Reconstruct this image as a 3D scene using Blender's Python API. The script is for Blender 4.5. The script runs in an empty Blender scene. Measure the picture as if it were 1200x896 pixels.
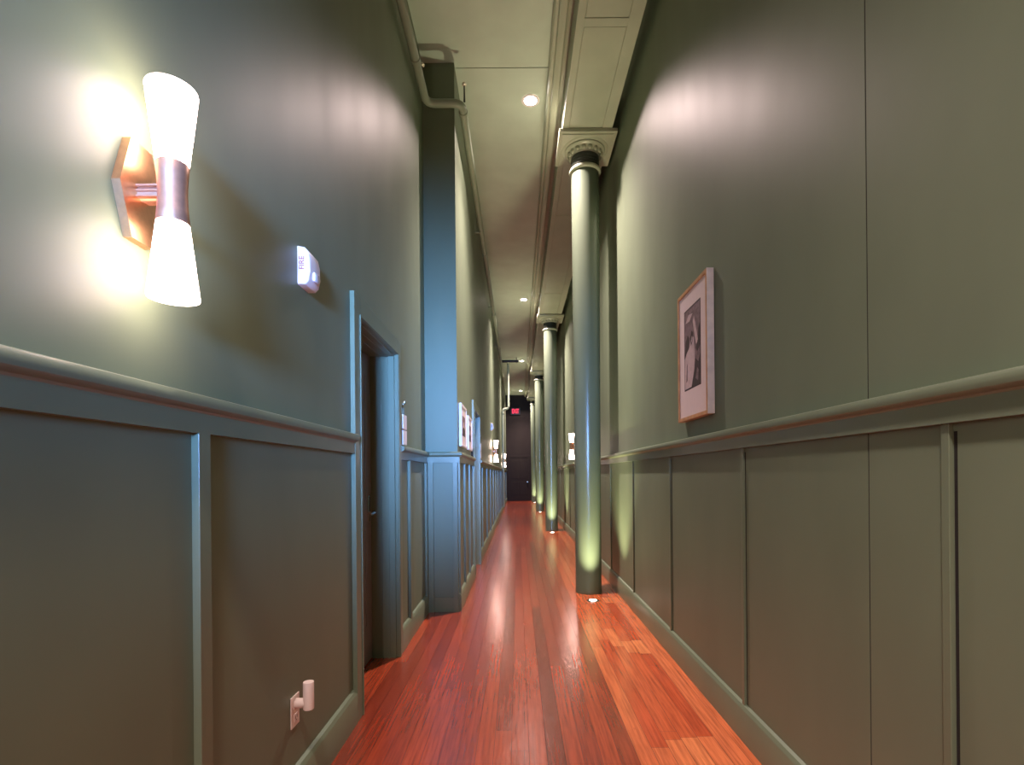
import bpy, bmesh, math, random
from mathutils import Vector, Matrix
random.seed(7)
sc = bpy.context.scene
C = sc.collection
PI = math.pi
CAMZ = 1.3            # eye height of the photographer's phone
LX = -0.88            # left wall, near part
PX = -0.575           # left wall beyond the projecting pier
RX = 1.10             # right wall
PY = 4.88             # front face of the pier
Y0, Y1 = -4.0, 25.3   # ends of the corridor
CZ = 5.23             # ceiling
BZ = 4.92             # underside of the boxed beam

# ------------------------------------------------------------------ materials
def new_mat(name):
    m = bpy.data.materials.new(name); m.use_nodes = True
    nt = m.node_tree; b = nt.nodes['Principled BSDF']
    return m, nt, b

def noise(nt, scale, vec_scale=(1, 1, 1), detail=3.0, rough=0.5):
    tc = nt.nodes.new('ShaderNodeTexCoord'); mp = nt.nodes.new('ShaderNodeMapping')
    mp.inputs['Scale'].default_value = vec_scale
    nz = nt.nodes.new('ShaderNodeTexNoise')
    nz.inputs['Scale'].default_value = scale; nz.inputs['Detail'].default_value = detail
    nz.inputs['Roughness'].default_value = rough
    nt.links.new(tc.outputs['Object'], mp.inputs['Vector']); nt.links.new(mp.outputs[0], nz.inputs['Vector'])
    return nz

def ramp(nt, src, stops):
    r = nt.nodes.new('ShaderNodeValToRGB')
    e = r.color_ramp.elements
    e[0].position, e[0].color = stops[0][0], (*stops[0][1], 1)
    e[1].position, e[1].color = stops[1][0], (*stops[1][1], 1)
    for p, c in stops[2:]:
        k = e.new(p); k.color = (*c, 1)
    nt.links.new(src, r.inputs[0]); return r

def fmap(nt, src, lo, hi):
    m = nt.nodes.new('ShaderNodeMapRange')
    m.inputs['To Min'].default_value = lo; m.inputs['To Max'].default_value = hi
    nt.links.new(src, m.inputs['Value']); return m

def bump(nt, b, src, strength, dist=0.002):
    bp = nt.nodes.new('ShaderNodeBump'); bp.inputs['Strength'].default_value = strength
    bp.inputs['Distance'].default_value = dist
    nt.links.new(src, bp.inputs['Height']); nt.links.new(bp.outputs[0], b.inputs['Normal'])

def paint(name, col, rough=0.38, var=0.06, bs=0.12, spec=0.5, coat=0.0):
    m, nt, b = new_mat(name)
    nz = noise(nt, 3.0, (1, 1, 0.5))
    c0 = tuple(v * (1 - var) for v in col); c1 = tuple(v * (1 + var) for v in col)
    r = ramp(nt, nz.outputs[0], [(0.3, c0), (0.7, c1)])
    nt.links.new(r.outputs[0], b.inputs['Base Color'])
    n2 = noise(nt, 2.2, (1, 1, 0.25), 2)
    f = fmap(nt, n2.outputs[0], rough - 0.06, rough + 0.06); nt.links.new(f.outputs[0], b.inputs['Roughness'])
    b.inputs['Specular IOR Level'].default_value = spec
    b.inputs['Coat Weight'].default_value = coat; b.inputs['Coat Roughness'].default_value = 0.15
    n3 = noise(nt, 7.0, (1, 1, 0.12), 2)
    bump(nt, b, n3.outputs[0], bs, 0.004)
    return m

def plain(name, col, rough=0.4, metal=0.0, spec=0.5, var=0.08, scale=25):
    m, nt, b = new_mat(name)
    nz = noise(nt, scale)
    r = ramp(nt, nz.outputs[0], [(0.3, tuple(v * (1 - var) for v in col)), (0.7, tuple(min(1, v * (1 + var)) for v in col))])
    nt.links.new(r.outputs[0], b.inputs['Base Color'])
    b.inputs['Roughness'].default_value = rough; b.inputs['Metallic'].default_value = metal
    b.inputs['Specular IOR Level'].default_value = spec
    return m

def emit(name, col, strength, base=(0.8, 0.8, 0.8)):
    m, nt, b = new_mat(name)
    b.inputs['Base Color'].default_value = (*base, 1)
    b.inputs['Emission Color'].default_value = (*col, 1); b.inputs['Emission Strength'].default_value = strength
    b.inputs['Roughness'].default_value = 0.3
    return m

M = {}
WALLC = (0.148, 0.188, 0.122)
M['wall'] = paint('satin_green_wall_paint', WALLC, 0.47, spec=0.42)
M['trim'] = paint('satin_green_trim_paint', WALLC, 0.34, bs=0.05)
M['ceil'] = paint('pale_sage_ceiling_paint', (0.53, 0.63, 0.54), 0.42, bs=0.05)
M['beam'] = paint('pale_sage_beam_paint', (0.42, 0.46, 0.36), 0.36, bs=0.04)
M['column'] = paint('gloss_green_column_paint', (0.11, 0.14, 0.097), 0.24, bs=0.18)
M['neck'] = paint('dark_green_neck_paint', (0.035, 0.042, 0.036), 0.3, bs=0.05)
M['capital'] = paint('sage_capital_paint', (0.38, 0.41, 0.31), 0.30, bs=0.04)
M['end'] = paint('charcoal_end_wall_paint', (0.020, 0.015, 0.013), 0.6, spec=0.15)
M['door'] = paint('door_paint', (0.19, 0.185, 0.165), 0.34, bs=0.05)
M['pipe'] = paint('pipe_paint', (0.24, 0.28, 0.21), 0.36, bs=0.03)
M['void_and_shade'] = plain('dark_gap_and_shade', (0.012, 0.010, 0.009), 0.9)  # dark joints and beds, also the painted shade beside the right-wall battens
M['white'] = plain('white_plastic', (0.80, 0.74, 0.76), 0.35, var=0.02)
M['ivory'] = plain('ivory_plastic', (0.74, 0.62, 0.55), 0.4, var=0.02)
M['slot'] = plain('dark_slot', (0.05, 0.04, 0.04), 0.6)
M['red_ink'] = plain('red_ink', (0.35, 0.06, 0.10), 0.5)
M['lens'] = plain('clear_strobe_lens', (0.72, 0.70, 0.74), 0.08, var=0.03)
M['copper'] = plain('brushed_copper', (0.64, 0.37, 0.26), 0.42, 0.8, var=0.08, scale=60)
M['copper_light'] = plain('warm_brushed_copper', (0.62, 0.36, 0.20), 0.36, 1.0, var=0.08, scale=60)
M['steel'] = plain('brushed_steel', (0.55, 0.54, 0.52), 0.25, 1.0)
M['black_metal'] = plain('black_metal', (0.02, 0.02, 0.02), 0.4, 0.3)
M['oak'] = plain('oak_frame_wood', (0.52, 0.27, 0.12), 0.42, var=0.2, scale=18)
M['oak_edge'] = plain('pale_oak_side', (0.62, 0.52, 0.40), 0.45, var=0.1, scale=18)
M['mat'] = plain('picture_mat_card', (0.74, 0.62, 0.62), 0.6, var=0.02)
M['ink_dark'] = plain('print_dark_ink', (0.045, 0.022, 0.03), 0.5)
M['ink_mid'] = plain('print_mid_ink', (0.20, 0.13, 0.15), 0.5, var=0.35, scale=40)
M['ink_pale'] = plain('print_pale_ink', (0.55, 0.42, 0.44), 0.5, var=0.1, scale=40)
M['shade'] = emit('lit_opal_glass', (1.0, 0.73, 0.63), 22.0)
M['down'] = emit('lit_downlight_lens', (1.0, 0.87, 0.76), 30.0)
M['up'] = emit('lit_floor_light_lens', (1.0, 0.93, 0.75), 25.0)
M['exit'] = emit('lit_red_letters', (1.0, 0.03, 0.07), 1.6, (0.3, 0.02, 0.02))
M['head_tip'] = plain('pale_brass_sprinkler_tip', (0.85, 0.80, 0.66), 0.25, 0.2)

# varnished floor boards
def floor_mat():
    m, nt, b = new_mat('varnished_red_fir_boards')
    at = nt.nodes.new('ShaderNodeAttribute'); at.attribute_name = 'board'
    tone = ramp(nt, at.outputs['Fac'], [(0.0, (0.17, 0.024, 0.010)), (1.0, (0.74, 0.24, 0.085)), (0.35, (0.30, 0.046, 0.017)), (0.7, (0.52, 0.088, 0.026))])
    g = noise(nt, 5.0, (14, 0.55, 1), 6, 0.6)
    gr = ramp(nt, g.outputs[0], [(0.30, (0.42, 0.34, 0.30)), (0.62, (1.12, 1.08, 1.05))])
    mx = nt.nodes.new('ShaderNodeMix'); mx.data_type = 'RGBA'; mx.blend_type = 'MULTIPLY'; mx.inputs[0].default_value = 0.75
    nt.links.new(tone.outputs[0], mx.inputs[6]); nt.links.new(gr.outputs[0], mx.inputs[7])
    # dark knots and worn stains
    k = noise(nt, 6.0, (2.2, 0.8, 1), 4, 0.7)
    kr = ramp(nt, k.outputs[0], [(0.66, (1, 1, 1)), (0.76, (0.28, 0.22, 0.2))])
    m2 = nt.nodes.new('ShaderNodeMix'); m2.data_type = 'RGBA'; m2.blend_type = 'MULTIPLY'; m2.inputs[0].default_value = 0.8
    nt.links.new(mx.outputs[2], m2.inputs[6]); nt.links.new(kr.outputs[0], m2.inputs[7])
    nt.links.new(m2.outputs[2], b.inputs['Base Color'])
    r = noise(nt, 2.5, (2.0, 0.7, 1), 4, 0.6)
    f = fmap(nt, r.outputs[0], 0.12, 0.34); nt.links.new(f.outputs[0], b.inputs['Roughness'])
    b.inputs['Specular IOR Level'].default_value = 0.7
    b.inputs['Coat Weight'].default_value = 0.8; b.inputs['Coat Roughness'].default_value = 0.22
    bz = noise(nt, 5.0, (3.0, 1.5, 1), 3, 0.55)
    bump(nt, b, bz.outputs[0], 0.5, 0.005)
    return m
M['floor'] = floor_mat()

# ------------------------------------------------------------------ mesh helpers
def obj(name, bm, mat, parent=None, smooth=None, loc=None):
    me = bpy.data.meshes.new(name)
    bmesh.ops.recalc_face_normals(bm, faces=bm.faces[:])
    bm.to_mesh(me); bm.free()
    for m in (mat if isinstance(mat, (list, tuple)) else [mat]): me.materials.append(m)
    if smooth is not None:
        for p in me.polygons: p.use_smooth = True
        me.set_sharp_from_angle(angle=math.radians(smooth))
    o = bpy.data.objects.new(name, me); C.objects.link(o)
    if parent is not None: o.parent = parent
    if loc is not None: o.location = loc
    return o

def struct(name, bm, mat, parent=None, smooth=None):
    o = obj(name, bm, mat, parent, smooth); o['kind'] = 'structure'; return o

def thing(name, label, cat, loc=(0, 0, 0), group=None, rotz=0.0):
    o = bpy.data.objects.new(name, None); C.objects.link(o)
    o.location = loc; o.rotation_euler = (0, 0, rotz); o['label'] = label; o['category'] = cat
    if group: o['group'] = group
    o.empty_display_size = 0.05
    return o

def tag(o, label, cat, group=None):
    o['label'] = label; o['category'] = cat
    if group: o['group'] = group
    return o

def box(bm, x0, x1, y0, y1, z0, z1, bev=0.0, mi=0):
    vs = [bm.verts.new((x, y, z)) for x in (x0, x1) for y in (y0, y1) for z in (z0, z1)]
    idx = [(0, 1, 3, 2), (4, 6, 7, 5), (0, 4, 5, 1), (2, 3, 7, 6), (0, 2, 6, 4), (1, 5, 7, 3)]
    fs = [bm.faces.new([vs[i] for i in f]) for f in idx]
    for f in fs: f.material_index = mi
    if bev > 0:
        bmesh.ops.recalc_face_normals(bm, faces=fs)
        es = list({e for f in fs for e in f.edges})
        r = bmesh.ops.bevel(bm, geom=es, offset=bev, segments=2, profile=0.5, affect='EDGES')
        for f in r['faces']: f.material_index = mi
    return fs

def lathe(bm, prof, n=32, center=(0, 0), mi=0, axis='Z', cap=True):
    """prof: list of (r, t) along the axis."""
    rings = []
    for r, t in prof:
        ring = []
        for i in range(n):
            a = 2 * PI * i / n
            u, v = r * math.cos(a), r * math.sin(a)
            if axis == 'Z': p = (center[0] + u, center[1] + v, t)
            elif axis == 'X': p = (t, center[0] + u, center[1] + v)
            else: p = (center[0] + u, t, center[1] + v)
            ring.append(bm.verts.new(p))
        rings.append(ring)
    fs = []
    for a, b in zip(rings, rings[1:]):
        for i in range(n):
            fs.append(bm.faces.new((a[i], a[(i + 1) % n], b[(i + 1) % n], b[i])))
    if cap:
        fs.append(bm.faces.new(rings[0])); fs.append(bm.faces.new(rings[-1]))
    for f in fs: f.material_index = mi
    return fs

def sweep(bm, path, prof, closed_ends=True):
    """prof (d, z): d is the distance to the right-hand side of the path direction, mitred at corners."""
    P = [Vector(p) for p in path]
    rows = []
    for i, p in enumerate(P):
        ds = []
        if i > 0: ds.append((P[i] - P[i - 1]).normalized())
        if i < len(P) - 1: ds.append((P[i + 1] - P[i]).normalized())
        ns = [Vector((d.y, -d.x)) for d in ds]
        if len(ns) == 2:
            m = (ns[0] + ns[1]).normalized(); k = 1.0 / max(0.2, m.dot(ns[0])); nrm = m * k
        else: nrm = ns[0]
        rows.append([bm.verts.new((p.x + nrm.x * d, p.y + nrm.y * d, z)) for d, z in prof])
    n = len(prof)
    for a, b in zip(rows, rows[1:]):
        for j in range(n):
            bm.faces.new((a[j], a[(j + 1) % n], b[(j + 1) % n], b[j]))
    if closed_ends:
        bm.faces.new(rows[0]); bm.faces.new(rows[-1])

def tube(bm, pts, r, n=14, mi=0):
    """round tube through points (already rounded by the caller)."""
    P = [Vector(p) for p in pts]
    rings = []
    up = Vector((0, 0, 1))
    for i, p in enumerate(P):
        t = (P[min(i + 1, len(P) - 1)] - P[max(i - 1, 0)]).normalized()
        u = up if abs(t.dot(up)) < 0.95 else Vector((1, 0, 0))
        s = t.cross(u).normalized(); w = s.cross(t).normalized()
        rings.append([bm.verts.new(p + s * (r * math.cos(2 * PI * k / n)) + w * (r * math.sin(2 * PI * k / n))) for k in range(n)])
    fs = []
    for a, b in zip(rings, rings[1:]):
        for k in range(n): fs.append(bm.faces.new((a[k], a[(k + 1) % n], b[(k + 1) % n], b[k])))
    fs.append(bm.faces.new(rings[0])); fs.append(bm.faces.new(rings[-1]))
    for f in fs: f.material_index = mi

def rounded(pts, rad, seg=6):
    P = [Vector(p) for p in pts]; out = [P[0]]
    for a, b, c in zip(P, P[1:], P[2:]):
        d0 = (a - b).normalized(); d1 = (c - b).normalized()
        s, e = b + d0 * rad, b + d1 * rad
        for i in range(seg + 1):
            t = i / seg
            out.append((1 - t) ** 2 * s + 2 * t * (1 - t) * b + t * t * e)
    out.append(P[-1]); return out

def prism(bm, poly, axis, a0, a1, mi=0):
    """extrude a polygon; axis 'X': poly is (y,z); 'Y': poly is (x,z); 'Z': (x,y)."""
    def pt(p, a):
        return {'X': (a, p[0], p[1]), 'Y': (p[0], a, p[1]), 'Z': (p[0], p[1], a)}[axis]
    A = [bm.verts.new(pt(p, a0)) for p in poly]; B = [bm.verts.new(pt(p, a1)) for p in poly]
    n = len(poly); fs = [bm.faces.new(A), bm.faces.new(B)]
    for i in range(n): fs.append(bm.faces.new((A[i], A[(i + 1) % n], B[(i + 1) % n], B[i])))
    for f in fs: f.material_index = mi
    return fs

def new(): return bmesh.new()

# ------------------------------------------------------------------ floor: every board one quad with its own tone
bm = new()
lay = bm.loops.layers.float_color.new('board')
def board(x0, x1, y0, y1, tone):
    g = 0.0009
    vs = [bm.verts.new(p) for p in ((x0 + g, y0 + g, 0), (x1 - g, y0 + g, 0), (x1 - g, y1 - g, 0), (x0 + g, y1 - g, 0))]
    f = bm.faces.new(vs)
    for l in f.loops: l[lay] = (tone, tone, tone, 1)
PW = 0.083
patches = [  # pale repair boards  (column index from the right wall, y0, y1, tone)
    (4, 3.86, 4.30, 0.97), (3, 3.72, 3.98, 0.93), (2, 3.70, 4.00, 1.0),
    (4, 1.6, 2.50, 0.92), (3, 1.6, 2.52, 0.98), (2, 1.7, 2.53, 0.88),
    (2, 5.16, 5.40, 0.95), (1, 5.14, 5.40, 0.9)]
ncol = int(math.ceil((RX + 0.02 + 1.3) / PW))
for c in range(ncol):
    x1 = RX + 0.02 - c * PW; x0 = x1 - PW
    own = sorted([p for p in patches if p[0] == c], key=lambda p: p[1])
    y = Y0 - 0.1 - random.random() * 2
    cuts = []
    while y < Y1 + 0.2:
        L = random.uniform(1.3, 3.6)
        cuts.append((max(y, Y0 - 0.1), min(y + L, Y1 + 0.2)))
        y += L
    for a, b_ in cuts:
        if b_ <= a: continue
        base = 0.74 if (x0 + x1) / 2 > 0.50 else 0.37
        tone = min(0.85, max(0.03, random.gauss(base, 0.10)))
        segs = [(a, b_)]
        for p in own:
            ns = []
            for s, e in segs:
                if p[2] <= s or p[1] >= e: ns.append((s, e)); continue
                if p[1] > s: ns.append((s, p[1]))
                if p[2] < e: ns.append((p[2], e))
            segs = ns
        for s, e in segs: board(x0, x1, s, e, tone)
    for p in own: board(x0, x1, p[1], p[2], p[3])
# dark bed the boards lie on
fs = box(bm, -1.4, RX + 0.2, Y0 - 0.2, Y1 + 0.3, -0.1, -0.0025, mi=1)
floor = struct('floor', bm, [M['floor'], M['void_and_shade']])

# ------------------------------------------------------------------ ceiling, two sheets with a joint
bm = new()
box(bm, -1.3, 1.4, Y0 - 0.2, 4.942, CZ, CZ + 0.12)
box(bm, -1.3, 1.4, 4.952, Y1 + 0.3, CZ, CZ + 0.12)
box(bm, -1.3, 1.4, 4.90, 5.0, CZ + 0.02, CZ + 0.14, mi=1)
struct('ceiling', bm, [M['ceil'], M['void_and_shade']])

# ------------------------------------------------------------------ walls
D1 = (2.80, 3.67, 2.166)      # first left door opening: y0, y1, head
D2 = (6.55, 7.45, 2.14)
bm = new()                    # near left wall with the door opening
box(bm, LX - 0.30, LX, Y0, D1[0], 0, CZ)
box(bm, LX - 0.30, LX, D1[1], PY + 0.1, 0, CZ)
box(bm, LX - 0.30, LX, D1[0], D1[1], D1[2], CZ)
struct('wall_left', bm, M['wall'])
bm = new()                    # pier front and the long wall behind it, one outline
prism(bm, [(LX - 0.02, PY), (PX, PY), (PX, D2[0]), (LX - 0.02, D2[0])], 'Z', 0, CZ)
box(bm, LX - 0.02, PX, D2[1], Y1 + 0.1, 0, CZ)
box(bm, LX - 0.02, PX, D2[0], D2[1], D2[2], CZ)
struct('wall_left_far', bm, M['wall'])
SEAM = 1.606
bm = new()                    # right wall, two sheets and the joint between them
box(bm, RX, RX + 0.02, Y0, SEAM - 0.003, 1.40, CZ)
box(bm, RX, RX + 0.02, SEAM + 0.003, Y1 + 0.1, 1.40, CZ)
RBY = [1.305 + 1.19 * k for k in range(-4, 20)]      # battens; a dark strip along each near edge paints in its shaded side
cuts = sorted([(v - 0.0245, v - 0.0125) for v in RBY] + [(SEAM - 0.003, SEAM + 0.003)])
e = Y0
for a, b_ in cuts:
    box(bm, RX, RX + 0.02, e, a, 0, 1.40); e = b_
box(bm, RX, RX + 0.02, e, Y1 + 0.1, 0, 1.40)
box(bm, RX + 0.02, RX + 0.15, Y0, Y1 + 0.1, 0, CZ, mi=1)
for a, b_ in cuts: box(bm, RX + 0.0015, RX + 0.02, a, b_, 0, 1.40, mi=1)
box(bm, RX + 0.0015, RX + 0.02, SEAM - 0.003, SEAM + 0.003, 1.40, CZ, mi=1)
struct('wall_right', bm, [M['wall'], M['void_and_shade']])
bm = new(); box(bm, PX - 0.1, RX + 0.1, Y1, Y1 + 0.15, 0, CZ)
struct('wall_end', bm, M['end'])
# rear wall behind the photographer with the daylight window
WX0, WX1, WZ0, WZ1 = -0.38, 0.54, 1.40, 2.60
bm = new()
box(bm, LX - 0.3, WX0, Y0 - 0.15, Y0, 0, CZ); box(bm, WX1, RX + 0.15, Y0 - 0.15, Y0, 0, CZ)
box(bm, WX0, WX1, Y0 - 0.15, Y0, 0, WZ0); box(bm, WX0, WX1, Y0 - 0.15, Y0, WZ1, CZ)
struct('wall_rear', bm, M['wall'])
bm = new()
for a in (WX0, (WX0 + WX1) / 2 - 0.02, WX1 - 0.04): box(bm, a, a + 0.04, Y0 - 0.12, Y0 - 0.06, WZ0, WZ1)
for a in (WZ0, WZ1 - 0.04): box(bm, WX0, WX1, Y0 - 0.12, Y0 - 0.06, a, a + 0.04)
struct('window_1', bm, M['trim'])

# ------------------------------------------------------------------ chair rails, battens, baseboards
RAIL = [(0, 1.42), (0.022, 1.42), (0.022, 1.474), (0.026, 1.480), (0.039, 1.484), (0.045, 1.489), (0.047, 1.497), (0.047, 1.508), (0.043, 1.517), (0.035, 1.521), (0, 1.523)]
BASE = [(0, 0), (0.025, 0), (0.025, 0.150), (0.021, 0.158), (0.014, 0.170), (0, 0.176)]
tn = [0]
def trim(bm, mat=None, smooth=30):
    tn[0] += 1
    return struct('trim_%d' % tn[0], bm, mat or M['trim'], None, smooth)
E = 0.0
bm = new(); sweep(bm, [(LX, Y0), (LX, 2.70)], RAIL); trim(bm)
bm = new(); sweep(bm, [(LX, 3.77), (LX, PY), (PX, PY), (PX, D2[0] - 0.09)], RAIL); trim(bm)
bm = new(); sweep(bm, [(PX, D2[1] + 0.09), (PX, Y1)], RAIL); trim(bm)
bm = new(); sweep(bm, [(RX, Y1), (RX, Y0)], RAIL); trim(bm)
def base(name, paths):
    bm = new()
    for p in paths: sweep(bm, p, BASE)
    struct(name, bm, M['trim'], None, 30)
base('baseboard_left', [[(LX, Y0), (LX, 2.70)], [(LX, 3.77), (LX, PY)]])
base('baseboard_left_far', [[(PX, PY), (PX, D2[0] - 0.09)], [(PX, D2[1] + 0.09), (PX, Y1)]])
base('baseboard_right', [[(RX, Y1), (RX, Y0)]])
def batten(x, y, side, w=0.052, t=0.022):
    bm = new()
    a, b_ = (x, x + t) if side > 0 else (x - t, x)
    box(bm, a, b_, y - w / 2, y + w / 2, 0.150, 1.421, 0.0015); trim(bm, smooth=None)
for y in (-3.40, -2.20, -1.0, 0.19, 1.405): batten(LX, y, 1)
batten(LX, 4.10, 1); batten(LX, PY - 0.04, 1)
for y in (PY + 0.05, 5.42, 5.95): batten(PX, y, 1)
y = 8.1
while y < 25: batten(PX, y, 1); y += 1.19
for y in RBY: batten(RX, y, -1, 0.025, 0.012)
# pier front: panel stiles
bm = new()
box(bm, LX + 0.023, LX + 0.075, PY - 0.022, PY, 0.0, 1.421, 0.0015)
box(bm, PX - 0.045, PX, PY - 0.022, PY, 0.0, 1.421, 0.0015)
box(bm, LX + 0.075, PX - 0.045, PY - 0.010, PY, 0.0, 0.14, 0.0015); trim(bm, smooth=None)

# cove trim where the boxed beam meets the ceiling
bm = new()
prism(bm, [(0.33, CZ), (0.33, CZ - 0.055), (0.345, CZ - 0.075), (0.37, CZ - 0.075), (0.378, CZ - 0.105), (0.40, CZ - 0.115), (0.435, CZ - 0.115), (0.45, CZ - 0.10), (0.45, CZ)], 'Y', Y0, Y1)
trim(bm, M['beam'])
bm = new(); prism(bm, [(0.45, CZ), (0.45, CZ - 0.03), (0.52, CZ - 0.03), (0.52, CZ)], 'Y', Y0, Y1); trim(bm, M['beam'], None)

# ------------------------------------------------------------------ boxed beam over the columns
beam = thing('ceiling_beam', 'long pale sage boxed beam under the ceiling, resting on the column capitals', 'beam', (0.76, 5.66, BZ))
bx0, bx1 = 0.50 - 0.76, 1.02 - 0.76
bm = new(); box(bm, bx0, bx1, Y0 - 5.66, Y1 - 5.66, 0.012, CZ - BZ - 0.001, 0.004); obj('casing', bm, M['beam'], beam)
bm = new()      # rails round the sunk panels
box(bm, bx0, bx0 + 0.062, Y0 - 5.66, Y1 - 5.66, 0, 0.014, 0.002); box(bm, bx1 - 0.105, bx1, Y0 - 5.66, Y1 - 5.66, 0, 0.014, 0.002)
ys = [4.09 + 3.10 * k - 0.0 for k in range(-2, 7)]
for yy in ys: box(bm, bx0 + 0.062, bx1 - 0.105, yy - 5.66 - 0.02, yy - 5.66 + 0.06, 0, 0.0135, 0.002)
obj('panel_rails', bm, M['beam'], beam)
for a, b_ in zip(ys, ys[1:]):
    bm = new(); box(bm, bx0 + 0.068, bx1 - 0.111, a - 5.66 + 0.066, b_ - 5.66 - 0.026, 0.003, 0.013, 0.001); obj('soffit_panel', bm, M['beam'], beam)

# ------------------------------------------------------------------ columns
CX = 0.77
def make_column(loc, label):
    t = thing('column', label, 'column', loc, 'cast iron columns along the corridor')
    bm = new()
    top = 4.60
    lathe(bm, [(0.146, 0.0), (0.146, 0.035), (0.142, 0.05), (0.142, 1.2), (0.147, 2.6), (0.152, 4.0), (0.153, 4.50), (0.149, 4.63)], 48)
    obj('shaft', bm, M['column'], t, 40)
    bm = new()
    lathe(bm, [(0.150, 4.608), (0.166, 4.612), (0.174, 4.622), (0.175, 4.634), (0.168, 4.648), (0.146, 4.652)], 48); obj('astragal_ring', bm, M['capital'], t, 40)
    bm = new(); lathe(bm, [(0.144, 4.648), (0.148, 4.70), (0.150, 4.75), (0.154, 4.79)], 48)
    for z in (4.68, 4.712, 4.744): lathe(bm, [(0.146, z - 0.006), (0.154, z), (0.149, z + 0.006)], 48, cap=False)
    obj('neck', bm, M['neck'], t, 40)
    bm = new()      # echinus with egg mouldings
    lathe(bm, [(0.152, 4.778), (0.160, 4.782), (0.170, 4.795), (0.184, 4.822), (0.200, 4.838), (0.214, 4.842), (0.220, 4.852), (0.214, 4.862), (0.20, 4.872)], 48)
    n = 16
    for i in range(n):
        a = 2 * PI * (i + 0.5) / n
        m = Matrix.Translation((0.177 * math.cos(a), 0.177 * math.sin(a), 4.812)) @ Matrix.Rotation(a, 4, 'Z') @ Matrix.Diagonal((0.018, 0.026, 0.028, 1))
        bmesh.ops.create_uvsphere(bm, u_segments=12, v_segments=8, radius=1.0, matrix=m)
    obj('echinus', bm, M['capital'], t, 45)
    bm = new()      # round seat merging to the square plate
    lathe(bm, [(0.215, 4.860), (0.240, 4.862), (0.252, 4.868), (0.256, 4.878)], 48)
    obj('capital_seat', bm, M['capital'], t, 40)
    bm = new()
    box(bm, -0.272, 0.272, -0.272, 0.272, 4.870, 4.888, 0.003)
    box(bm, -0.258, 0.258, -0.258, 0.258, 4.886, 4.896)
    box(bm, -0.306, 0.306, -0.306, 0.306, 4.880, 4.919, 0.005)
    obj('abacus', bm, M['capital'], t)
    return t
def dup(root, loc, label, name=None, group=None):
    r = root.copy(); C.objects.link(r); r.location = loc; r['label'] = label
    if group: r['group'] = group
    for ch in list(root.children):
        c = ch.copy(); C.objects.link(c); c.parent = r
        for g in list(ch.children):
            d = g.copy(); C.objects.link(d); d.parent = c
    return r
colY = [5.66, 11.85, 18.1, 24.3]
col0 = make_column((CX, colY[0], 0), 'largest and nearest green cast iron column, left of the framed picture on the right wall')
for yy, lb in zip(colY[1:], ['second green column from the camera, next behind the large near column', 'third green column from the camera, thin in the distance', 'farthest and thinnest green column, beside the dark end wall']):
    dup(col0, (CX, yy, 0), lb)

# floor lights at the column feet
def make_uplight(loc, label):
    t = thing('floor_uplight', label, 'floor light', loc, 'round floor lights at the column feet')
    bm = new(); lathe(bm, [(0.040, 0.0), (0.040, 0.006), (0.062, 0.005), (0.066, 0.0)], 32, cap=False); obj('trim_ring', bm, M['steel'], t, 40)
    bm = new(); lathe(bm, [(0.041, 0.0), (0.041, 0.003), (0.03, 0.006)], 32); obj('lens', bm, M['up'], t)
    return t
UPY = 0.40
up0 = make_uplight((CX - 0.01, colY[0] - UPY, 0.0), 'small round lit floor light at the foot of the nearest column')
for yy, lb in zip(colY[1:], ['lit floor light at the foot of the second column', 'tiny lit floor light at the foot of the third column', 'tiny lit floor light at the foot of the farthest column']):
    dup(up0, (CX - 0.01, yy - UPY, 0.0), lb)

# ceiling downlights
def make_down(loc, label):
    t = thing('ceiling_downlight', label, 'downlight', loc, 'round downlights along the ceiling')
    bm = new(); lathe(bm, [(0.066, 0.0), (0.066, -0.004), (0.090, -0.006), (0.096, 0.0)], 32, cap=False); obj('trim_ring', bm, M['white'], t, 40)
    bm = new(); lathe(bm, [(0.067, 0.0), (0.067, -0.003)], 32); obj('lens', bm, M['down'], t)
    return t
DX = 0.165
downY = [5.38, 11.5, 17.7, 24.0]
dn0 = make_down((DX, downY[0], CZ - 0.001), 'nearest and largest lit round downlight in the ceiling')
for yy, lb in zip(downY[1:], ['second lit downlight along the ceiling', 'third lit downlight, at the right end of the dark cross pipe', 'farthest tiny lit downlight, above the exit sign']):
    dup(dn0, (DX, yy, CZ - 0.001), lb)

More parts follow.
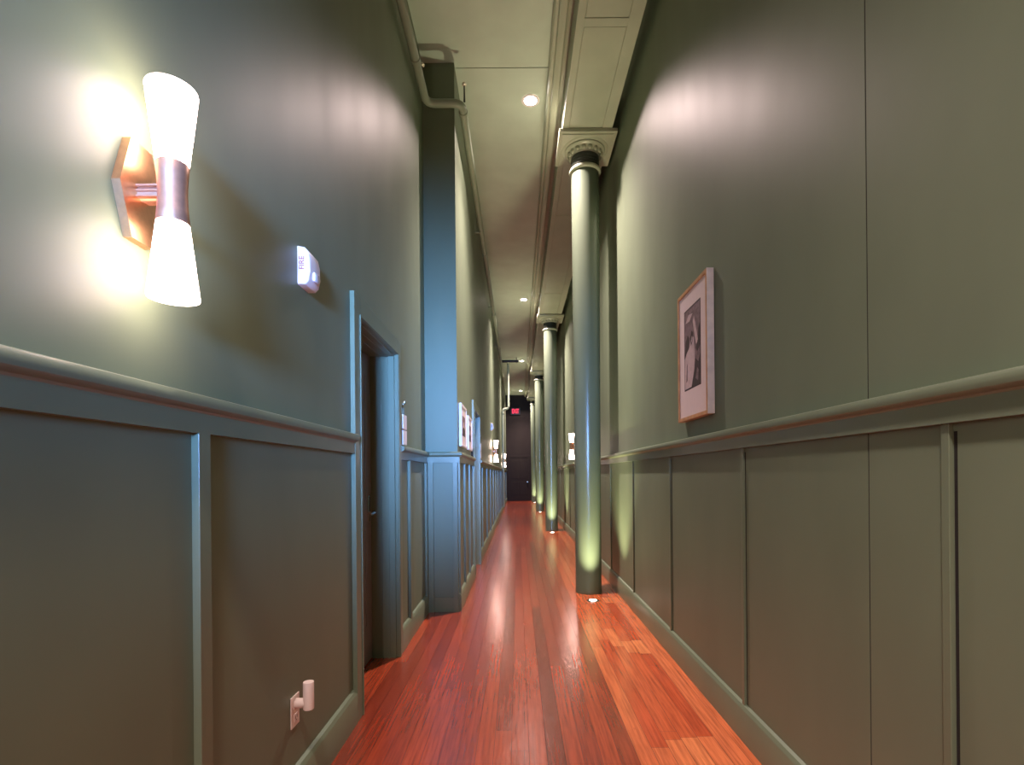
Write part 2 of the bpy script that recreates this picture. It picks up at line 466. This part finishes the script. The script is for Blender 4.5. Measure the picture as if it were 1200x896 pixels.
# ------------------------------------------------------------------ doors
def make_door(name, wall_x, d, recess, handle=True):
    y0, y1, zh = d
    t = bpy.data.objects.new(name, None); C.objects.link(t); t['kind'] = 'structure'
    t.location = (wall_x, y0, 0)
    w = y1 - y0; cw = 0.10
    bm = new()
    box(bm, 0, 0.025, -cw, 0.0, 0, zh + 0.114, 0.002); box(bm, 0, 0.025, w, w + cw, 0, zh + 0.114, 0.002)
    box(bm, 0, 0.025, 0.0, w, zh, zh + 0.114, 0.002)
    for (a, b_) in ((-0.012, -0.004), (w + 0.004, w + 0.012)): box(bm, 0.025, 0.031, a, b_, 0, zh + 0.012, 0.001)
    box(bm, 0.025, 0.031, 0.0, w, zh + 0.004, zh + 0.012, 0.001)
    k = obj('casing', bm, M['trim'], t)
    bm = new()
    box(bm, -recess - 0.05, -0.0005, -0.02, 0.012, 0, zh); box(bm, -recess - 0.05, -0.0005, w - 0.012, w + 0.02, 0, zh)
    box(bm, -recess - 0.05, -0.0005, 0.012, w - 0.012, zh - 0.012, zh + 0.02)
    for s in (0.25, 0.55): box(bm, -recess * s - 0.012, -recess * s, w - 0.018, w - 0.010, 0, zh - 0.012); box(bm, -recess * s - 0.012, -recess * s, 0.012, w - 0.012, zh - 0.018, zh - 0.010)
    obj('jamb', bm, M['trim'], t)
    bm = new()
    box(bm, -recess - 0.045, -recess, 0.014, w - 0.014, 0.008, zh - 0.014, 0.002)
    for (za, zb) in ((0.25, 0.95), (1.10, zh - 0.16)):
        box(bm, -recess - 0.004, -recess + 0.004, 0.14, 0.16, za, zb); box(bm, -recess - 0.004, -recess + 0.004, w - 0.16, w - 0.14, za, zb)
        box(bm, -recess - 0.004, -recess + 0.004, 0.16, w - 0.16, za, za + 0.02); box(bm, -recess - 0.004, -recess + 0.004, 0.16, w - 0.16, zb - 0.02, zb)
    leaf = obj('door_leaf', bm, M['door'], t)
    bm = new()
    box(bm, -recess, -recess + 0.006, w - 0.10, w - 0.06, 0.98, 1.16, 0.002)
    lathe(bm, [(0.011, -recess + 0.004), (0.011, -recess + 0.052)], 16, (w - 0.08, 1.045), axis='X')
    tube(bm, [(-recess + 0.048, w - 0.075, 1.045), (-recess + 0.050, w - 0.12, 1.045), (-recess + 0.048, w - 0.19, 1.042)], 0.009, 10)
    h = obj('lever_handle', bm, M['steel'], leaf, 40); h['label'] = 'brushed steel lever handle'
    return t
make_door('door_1', LX, D1, 0.17)
make_door('door_2', PX, D2, 0.09)
# dark door in the end wall
t = bpy.data.objects.new('door_3', None); C.objects.link(t); t['kind'] = 'structure'; t.location = (0.06, Y1, 0)
bm = new()
for a in (-0.56, 0.46): box(bm, a, a + 0.10, -0.025, 0, 0, 2.26, 0.003)
box(bm, -0.46, 0.46, -0.025, 0, 2.15, 2.26, 0.003); obj('casing', bm, M['end'], t)
bm = new(); box(bm, -0.458, 0.458, -0.012, 0, 0.01, 2.148, 0.002)
for za, zb in ((0.3, 0.95), (1.1, 2.0)):
    for xa, xb in ((-0.36, -0.05), (0.05, 0.36)): box(bm, xa, xb, -0.018, -0.011, za, zb, 0.003)
lf = obj('door_leaf', bm, M['end'], t)
bm = new(); lathe(bm, [(0.03, -0.012), (0.03, -0.018), (0.012, -0.020), (0.012, -0.05), (0.03, -0.06), (0.033, -0.075), (0.02, -0.09)], 20, (0.40, 0.95), axis='Y'); obj('knob', bm, M['steel'], lf, 40)

# ------------------------------------------------------------------ wall sconces
def make_sconce(loc, side, label):
    """root on the wall surface at sconce mid height; side +1: wall on the left, lamp sticks out to +X."""
    t = thing('wall_sconce', label, 'wall lamp', loc, 'double cone wall sconces', 0 if side > 0 else PI)
    so = 0.090
    hw, hh = 0.066, 0.112
    hexa = [(-hw, 0.0), (-hw * 0.5, hh), (hw * 0.5, hh), (hw, 0.0), (hw * 0.5, -hh), (-hw * 0.5, -hh)]
    bm = new(); prism(bm, hexa, 'X', 0.0, 0.020); obj('backplate', bm, M['copper_light'], t)
    bm = new(); lathe(bm, [(0.017, 0.018), (0.017, so)], 20, (0, 0), axis='X')
    for k in (-0.012, 0.0, 0.012): box(bm, 0.020, so - 0.02, -0.021, 0.021, k - 0.002, k + 0.002)
    obj('arm', bm, M['copper'], t, 40)
    bm = new(); lathe(bm, [(0.0330, -0.068), (0.0342, -0.066), (0.0318, -0.040), (0.0298, 0.0), (0.0318, 0.040), (0.0342, 0.066), (0.0330, 0.068)], 36, (so, 0)); obj('waist', bm, M['copper'], t, 40)
    for s in (1, -1):
        bm = new(); lathe(bm, [(0.0315, s * 0.066), (0.0335, s * 0.069), (0.0425, s * 0.145), (0.0530, s * 0.236), (0.0522, s * 0.240), (0.0500, s * 0.236), (0.030, s * 0.228)], 36, (so, 0)); obj('glass_shade', bm, M['shade'], t, 40)
    return t
SZ = 1.952
sc0 = make_sconce((LX, 1.18, SZ), 1, 'large lit double cone wall sconce with hexagonal copper backplate, nearest on the left wall')
def sconce_at(x, yy, side, lb):
    r = dup(sc0, (x, yy, SZ - 0.13), lb); r.rotation_euler = (0, 0, 0 if side > 0 else PI); return r
sconce_at(PX, 11.4, 1, 'small lit double cone sconce far along the left wall, nearer of the far pair')
sconce_at(PX, 18.6, 1, 'smallest lit double cone sconce, farthest along the left wall beside the end wall')
M['shade_fill'] = emit('fill_sconce_glass', (1.0, 0.80, 0.70), 70.0)  # stronger glass for unseen sconces added to fill the right wall with light
for yy, lb in ((-1.35, 'added unseen double cone fill sconce on the left wall behind the photographer'), (-3.2, 'added unseen double cone fill sconce on the left wall beside the rear window')):
    r = sconce_at(LX, yy, 1, lb)
    for ch in r.children:
        if ch.name.startswith('glass_shade'):
            ch.data = ch.data.copy(); ch.data.materials[0] = M['shade_fill']
sconce_at(RX, 9.6, -1, 'lit double cone sconce on the right wall, seen between the first two columns')

# ------------------------------------------------------------------ strobe alarms
def make_strobe(loc, label):
    t = thing('mounted_fire_alarm', label, 'fire alarm', loc, 'white wall strobes')
    # local: x out of the wall, y along it, z up, origin at bottom of the wall face
    w, h = 0.110, 0.155
    bm = new()
    pr = [(0, 0), (0.030, 0.0), (0.044, 0.014), (0.050, 0.05), (0.050, 0.10), (0.043, 0.132), (0.028, 0.150), (0.0, 0.155)]
    A = [(x, z) for x, z in pr]
    prism(bm, A, 'Y', 0.0, w)
    es = [e for e in bm.edges if abs(e.verts[0].co.y - e.verts[1].co.y) < 1e-6 and e.verts[0].co.x + e.verts[1].co.x > 0.01]
    bmesh.ops.bevel(bm, geom=es, offset=0.006, segments=3, profile=0.5, affect='EDGES')
    obj('housing', bm, M['white'], t, 35)
    bm = new()
    box(bm, 0.046, 0.060, 0.030, 0.080, 0.022, 0.060, 0.006); obj('strobe_lens', bm, M['lens'], t, 40)
    cu = bpy.data.curves.new('fire_lettering', 'FONT'); cu.body = 'FIRE'; cu.size = 0.030; cu.extrude = 0.0004; cu.align_x = 'CENTER'; cu.align_y = 'CENTER'
    tmp = bpy.data.objects.new('tmp', cu); C.objects.link(tmp); bpy.context.view_layer.update()
    me = bpy.data.meshes.new_from_object(tmp); bpy.data.objects.remove(tmp)
    # letters read up the near side
    me.transform(Matrix(((0, -1, 0, 0.018), (0, 0, 1, -0.0006), (1, 0, 0, 0.085), (0, 0, 0, 1))))
    me.transform(Matrix.Translation((0, 0, 0)))
    me.materials.clear(); me.materials.append(M['red_ink'])
    o = bpy.data.objects.new('fire_lettering', me); C.objects.link(o); o.parent = t; o['label'] = 'small dark red FIRE lettering'
    return t
st0 = make_strobe((LX, 2.06, CAMZ + 0.775), 'white fire alarm strobe on the left wall between the large sconce and the door')
dup(st0, (PX, 11.0, CAMZ + 0.96), 'tiny white fire alarm strobe far along the left wall above a lit sconce')

# ------------------------------------------------------------------ outlet and plug-in night light
t = thing('wall_outlet', 'white wall outlet plate low on the left panelling', 'outlet', (LX, 1.995, 0.39))
bm = new(); box(bm, 0, 0.006, -0.036, 0.036, -0.060, 0.060, 0.0025); obj('cover_plate', bm, M['ivory'], t)
for z in (0.026, -0.026):
    bm = new(); box(bm, 0.005, 0.008, -0.017, 0.017, z - 0.015, z + 0.015, 0.001)
    fc = obj('socket_face', bm, M['ivory'], t)
    bm = new()
    for a, b_ in ((-0.009, -0.006), (0.006, 0.009)): box(bm, 0.0075, 0.0085, a, b_, z - 0.003, z + 0.007)
    box(bm, 0.0075, 0.0085, -0.0025, 0.0025, z - 0.011, z - 0.007); obj('slots', bm, M['slot'], fc)
t = thing('socket_night_light', 'white cylindrical plug-in night light stuck in the wall outlet', 'night light', (LX + 0.0085, 1.995, 0.418))
bm = new(); lathe(bm, [(0.019, 0.0), (0.019, 0.026), (0.016, 0.044)], 24, (0, 0), axis='X'); obj('plug_body', bm, M['ivory'], t, 40)
bm = new(); lathe(bm, [(0.015, -0.022), (0.020, -0.022), (0.0205, -0.018), (0.0205, 0.080), (0.0195, 0.083)], 28, (0.048, 0.0)); obj('lamp_cylinder', bm, M['ivory'], t, 40)
bm = new(); lathe(bm, [(0.0155, -0.0235), (0.0155, -0.0200)], 24, (0.048, 0.0)); obj('sensor_opening', bm, M['slot'], t)

# ------------------------------------------------------------------ pictures
def make_picture(name, label, x, side, yc, zc, w, h, mw, mh, mz, group, frame_mats, depth=0.04, art=0):
    """side +1: wall on the left. local x out of wall; y along the wall; z up."""
    t = thing(name, label, 'picture', (x, yc, zc), group, 0 if side > 0 else PI)
    fw = 0.022
    bm = new()
    for (a, b_, c, d) in ((-w / 2, -w / 2 + fw, -h / 2, h / 2), (w / 2 - fw, w / 2, -h / 2, h / 2)): box(bm, 0.004, depth, a, b_, c, d, 0.0015)
    for (c, d) in ((-h / 2, -h / 2 + fw), (h / 2 - fw, h / 2)): box(bm, 0.004, depth, -w / 2 + fw, w / 2 - fw, c, d, 0.0015)
    for f in bm.faces:
        f.normal_update()
        if abs(f.normal.y) > 0.8 and abs(f.calc_center_median().y) > w / 2 - 0.003: f.material_index = 1
    bmesh.ops.recalc_face_normals(bm, faces=bm.faces[:])
    for f in bm.faces:
        if abs(f.normal.y) > 0.8 and abs(f.calc_center_median().y) > w / 2 - 0.004: f.material_index = 1
    obj('frame', bm, frame_mats, t)
    bm = new(); box(bm, 0.002, depth - 0.007, -w / 2 + fw - 0.004, w / 2 - fw + 0.004, -h / 2 + fw - 0.004, h / 2 - fw + 0.004); obj('mat_board', bm, M['mat'], t)
    # the print: plain tonal shapes in one flat mesh
    bm = new(); xx = depth - 0.0066
    def quad(y0, y1, z0, z1, mi, lift=0.0): 
        vs = [bm.verts.new((xx + lift, y0, z0)), bm.verts.new((xx + lift, y1, z0)), bm.verts.new((xx + lift, y1, z1)), bm.verts.new((xx + lift, y0, z1))]
        bm.faces.new(vs).material_index = mi
    def poly(pts, mi, lift):
        vs = [bm.verts.new((xx + lift, (u - 0.5) * mw, (v - 0.5) * mh + mz)) for u, v in pts]
        bm.faces.new(vs).material_index = mi
    quad(-mw / 2, mw / 2, mz - mh / 2, mz + mh / 2, 0)
    poly([(0.03, 0.02), (0.97, 0.02), (0.97, 0.98), (0.03, 0.98)], 1, 0.0003)
    if art == 0:
        poly([(0.03, 0.98), (0.97, 0.98), (0.97, 0.80), (0.6, 0.74), (0.3, 0.76), (0.03, 0.72)], 1, 0.0005)
        poly([(0.03, 0.02), (0.45, 0.02), (0.62, 0.22), (0.66, 0.42), (0.60, 0.60), (0.45, 0.66), (0.34, 0.52), (0.16, 0.46), (0.03, 0.40)], 2, 0.0006)
        poly([(0.97, 0.02), (0.45, 0.02), (0.62, 0.20), (0.70, 0.34), (0.86, 0.28), (0.97, 0.36)], 0, 0.0008)
        poly([(0.03, 0.40), (0.10, 0.62), (0.24, 0.68), (0.34, 0.62), (0.30, 0.50), (0.16, 0.47)], 0, 0.0008)
        poly([(0.55, 0.80), (0.62, 0.86), (0.80, 0.62), (0.86, 0.52), (0.74, 0.50), (0.64, 0.64)], 2, 0.0009)
        poly([(0.12, 0.10), (0.16, 0.30), (0.22, 0.34), (0.20, 0.12)], 1, 0.0011)
        poly([(0.40, 0.62), (0.47, 0.70), (0.56, 0.67), (0.54, 0.56), (0.44, 0.52)], 0, 0.0012)
        poly([(0.46, 0.58), (0.50, 0.64), (0.53, 0.60), (0.50, 0.54)], 2, 0.0013)
        poly([(0.70, 0.10), (0.80, 0.22), (0.88, 0.18), (0.84, 0.06)], 1, 0.0013)
        poly([(0.10, 0.84), (0.30, 0.92), (0.55, 0.90), (0.35, 0.83)], 2, 0.0012)
        poly([(0.86, 0.66), (0.97, 0.72), (0.97, 0.46), (0.80, 0.40), (0.72, 0.46), (0.84, 0.54)], 0, 0.0010)
    else:
        poly([(0.03, 0.02), (0.97, 0.02), (0.97, 0.3), (0.5, 0.45), (0.03, 0.35)], 0, 0.0005)
        poly([(0.2, 0.4), (0.5, 0.46), (0.8, 0.38), (0.7, 0.7), (0.4, 0.75)], 2, 0.0006)
    obj('print', bm, [M['ink_dark'], M['ink_mid'], M['ink_pale']], t)
    return t
make_picture('framed_picture', 'framed dark monochrome print in thin oak frame on the right wall', RX, -1, 3.10, CAMZ + 0.735, 0.52, 0.81, 0.29, 0.50, 0.03, None, [M['oak'], M['oak_edge']], 0.045)
make_picture('small_framed_picture', 'small pale framed picture on the left wall just past the pier corner', PX, 1, 5.24, CAMZ + 0.495, 0.50, 0.42, 0.26, 0.2, 0.0, 'small framed pictures left of the far door', [M['white'], M['white']], 0.032, 1)
make_picture('small_framed_picture', 'small pale framed picture on the left wall, the one closer to the far door', PX, 1, 5.92, CAMZ + 0.475, 0.44, 0.38, 0.22, 0.18, 0.0, 'small framed pictures left of the far door', [M['white'], M['white']], 0.032, 1)

# room signs beside the doors
def make_sign(loc, label):
    t = thing('room_sign', label, 'sign', loc, 'room signs beside doors')
    bm = new(); box(bm, 0, 0.008, -0.05, 0.05, 0.0, 0.30, 0.002); obj('backing_plate', bm, M['steel'], t)
    for z in (0.012, 0.130):
        bm = new(); box(bm, 0.008, 0.024, -0.06, 0.06, z, z + 0.110, 0.003); obj('plaque', bm, M['white'], t)
    bm = new(); tube(bm, rounded([(0.006, 0, 0.29), (0.010, 0, 0.33), (0.020, 0, 0.345), (0.024, 0, 0.325)], 0.008), 0.006, 10); obj('hook', bm, M['steel'], t, 40)
    return t
sg0 = make_sign((LX, 3.90, CAMZ + 0.222), 'narrow white room sign right of the near left door, seen edge on')
dup(sg0, (PX, 7.72, CAMZ + 0.235), 'tiny white room sign just beyond the far left door')
t = thing('wall_plaque', 'small dark oval plaque on the left wall just before the far door', 'plaque', (PX, 6.34, CAMZ + 0.29))
bm = new(); prism(bm, [(0.045 * math.cos(2 * PI * i / 28), 0.075 * math.sin(2 * PI * i / 28)) for i in range(28)], 'X', 0, 0.022); obj('plate', bm, M['black_metal'], t)
bm = new(); prism(bm, [(0.036 * math.cos(2 * PI * i / 28), 0.064 * math.sin(2 * PI * i / 28)) for i in range(28)], 'X', 0.021, 0.025); obj('face', bm, M['neck'], t)

# ------------------------------------------------------------------ sprinkler pipe, heads, other pipes
PZ = CAMZ + 3.45; PRX = LX + 0.06; PFX = PX + 0.085
t = thing('sprinkler_pipe', 'long pale painted pipe running high along the left wall and around the pier', 'pipe', (PRX, 4.7, PZ))
bm = new()
pts = rounded([(PRX, Y0 + 0.05, PZ), (PRX, PY - 0.13, PZ), (PFX, PY - 0.13, PZ), (PFX, 18.0, PZ)], 0.09)
tube(bm, [(p[0] - PRX, p[1] - 4.7, p[2] - PZ) for p in pts], 0.036, 18); obj('pipe', bm, M['pipe'], t, 40)
for p in [(PRX, 4.25), (PFX, PY + 0.0), (PFX, 8.0), (PFX, 11.0), (PFX, 14.0)]:
    bm = new(); lathe(bm, [(0.036, -0.025), (0.042, -0.022), (0.042, 0.022), (0.036, 0.025)], 20, (p[0] - PRX, 0), axis='Y')
    bmesh.ops.translate(bm, verts=bm.verts[:], vec=(0, p[1] - 4.7, 0)); obj('coupling', bm, M['pipe'], t, 40)
for yy in (2.6, 7.2, 10.4, 13.6):
    xx = PRX if yy < PY else PFX; wx = LX if yy < PY else PX
    bm = new(); box(bm, wx - PRX, xx - PRX, yy - 4.7 - 0.015, yy - 4.7 + 0.015, -0.045, -0.035, 0.001); box(bm, wx - PRX, wx - PRX + 0.006, yy - 4.7 - 0.02, yy - 4.7 + 0.02, -0.06, 0.06, 0.001); obj('bracket', bm, M['pipe'], t)
def make_head(loc, label):
    t = thing('fire_sprinkler', label, 'sprinkler', loc, 'upright sprinkler heads on the pipe')
    bm = new(); lathe(bm, [(0.010, 0.0), (0.008, 0.02), (0.006, 0.15)], 12); obj('stem', bm, M['black_metal'], t, 40)
    bm = new(); lathe(bm, [(0.008, 0.148), (0.020, 0.155), (0.022, 0.166), (0.016, 0.176), (0.005, 0.178)], 16); obj('deflector', bm, M['head_tip'], t, 40)
    return t
hd0 = make_head((PRX, 4.55, PZ + 0.034), 'pale tipped sprinkler head at the left side of the pier top')
for p, lb in [((PFX + 0.02, PY - 0.10, PZ + 0.034), 'pale tipped sprinkler head at the right corner of the pier'),
              ((PFX, 7.2, PZ + 0.034), 'small sprinkler head, first on the pipe past the pier'),
              ((PFX, 9.2, PZ + 0.034), 'small sprinkler head, second on the pipe past the pier'),
              ((PFX, 13.0, PZ + 0.034), 'tiny sprinkler head, farthest along the pipe')]:
    dup(hd0, p, lb)
# riser with elbow by the end of the left wall
t = thing('riser_pipe', 'pale vertical pipe with a hooked top far down the left wall', 'pipe', (PX + 0.06, 18.05, 0.0))
bm = new(); tube(bm, rounded([(0, 0, 0.176), (0, 0, 3.62), (0.20, 0, 3.62), (0.20, 0, 5.22)], 0.10, 8), 0.040, 14); obj('pipe', bm, M['pipe'], t, 40)
bm = new(); lathe(bm, [(0.055, 3.46), (0.055, 3.52)], 18); obj('collar', bm, M['pipe'], t, 40)
t = thing('cross_pipe', 'dark pipe crossing the corridor under the ceiling far away', 'pipe', (0.0, 17.2, CZ - 0.12))
bm = new(); lathe(bm, [(0.045, PX), (0.045, 0.05)], 16, (0, 0), axis='X'); obj('pipe', bm, M['black_metal'], t, 40)
bm = new(); box(bm, -0.03, -0.01, -0.05, 0.05, -0.05, 0.12, 0.002); obj('hanger', bm, M['black_metal'], t)

# ------------------------------------------------------------------ exit sign
t = thing('exit_sign', 'glowing red EXIT sign high on the dark end wall', 'exit sign', (-0.10, Y1, 4.42))
bm = new(); box(bm, -0.24, 0.24, -0.06, 0.0, -0.17, 0.17, 0.008); obj('housing', bm, M['black_metal'], t)
cu = bpy.data.curves.new('exit_lettering', 'FONT'); cu.body = 'EXIT'; cu.size = 0.24; cu.extrude = 0.004; cu.offset = 0.006; cu.align_x = 'CENTER'; cu.align_y = 'CENTER'
tmp = bpy.data.objects.new('tmp', cu); C.objects.link(tmp); bpy.context.view_layer.update()
me = bpy.data.meshes.new_from_object(tmp); bpy.data.objects.remove(tmp)
me.transform(Matrix.Translation((0, -0.064, 0)) @ Matrix.Rotation(PI / 2, 4, 'X') @ Matrix.Diagonal((0.70, 1.25, 1, 1)))
me.materials.clear(); me.materials.append(M['exit'])
o = bpy.data.objects.new('exit_lettering', me); C.objects.link(o); o.parent = t; o['label'] = 'red lit EXIT letters'

# ------------------------------------------------------------------ lights
def spot(name, loc, target, power, col, angle, blend, radius=0.02):
    l = bpy.data.lights.new(name, 'SPOT'); l.energy = power; l.color = col; l.spot_size = math.radians(angle); l.spot_blend = blend; l.shadow_soft_size = radius
    o = bpy.data.objects.new(name, l); C.objects.link(o); o.location = loc
    o.rotation_euler = (Vector(target) - Vector(loc)).to_track_quat('-Z', 'Y').to_euler(); return o
DOWN_COL = (1.0, 0.76, 0.72)
for xx, yy in [(-0.35, -0.75)] + [(DX, v) for v in downY]:
    spot('downlight_lamp', (xx, yy, CZ - 0.02), (xx + 0.22, yy, 0), 140, DOWN_COL, 126, 0.34, 0.03)
    spot('downlight_core', (xx, yy, CZ - 0.02), (xx + (0.30 if yy > 0 else 0.60), yy, 0), 1350 if yy > 0 else 1900, DOWN_COL, 100, 1.0, 0.06 if yy > 0 else 0.3)
for yy in colY:
    spot('uplight_lamp', (CX - 0.01, yy - UPY, 0.012), (CX, yy - UPY + 0.28, 2.0), 260, (1.0, 0.90, 0.56), 86, 1.0, 0.035)
l = bpy.data.lights.new('daylight', 'AREA'); l.shape = 'RECTANGLE'; l.size = 0.8; l.size_y = 0.9; l.energy = 37; l.color = (0.20, 0.43, 1.0); l.spread = math.radians(25)
o = bpy.data.objects.new('daylight', l); C.objects.link(o); o.location = (0.08, Y0 - 0.02, 2.00)
o.rotation_euler = (Vector((-0.66, 4.88, 2.1)) - Vector(o.location)).to_track_quat('-Z', 'Y').to_euler()
w = bpy.data.worlds.new('World'); sc.world = w; w.use_nodes = True
bg = w.node_tree.nodes['Background']; bg.inputs[0].default_value = (0.45, 0.62, 1.0, 1); bg.inputs[1].default_value = 0.05

# ------------------------------------------------------------------ camera
cam = bpy.data.cameras.new('camera'); cam.sensor_width = 36; cam.sensor_fit = 'HORIZONTAL'; cam.lens = 18.0
cam.shift_x = -7 / 1200; cam.shift_y = 108 / 1200; cam.clip_start = 0.02
co = bpy.data.objects.new('camera', cam); C.objects.link(co); co.location = (0, 0, CAMZ)
co.matrix_world = Matrix.Translation((0, 0, CAMZ)) @ Matrix.Rotation(PI / 2, 4, 'X') @ Matrix.Rotation(-0.0087, 4, 'Z')
sc.camera = co
sc.view_settings.view_transform = 'Standard'; sc.view_settings.look = 'None'
sc.view_settings.exposure = 0.2; sc.view_settings.gamma = 1.0; sc.view_settings.use_curve_mapping = False
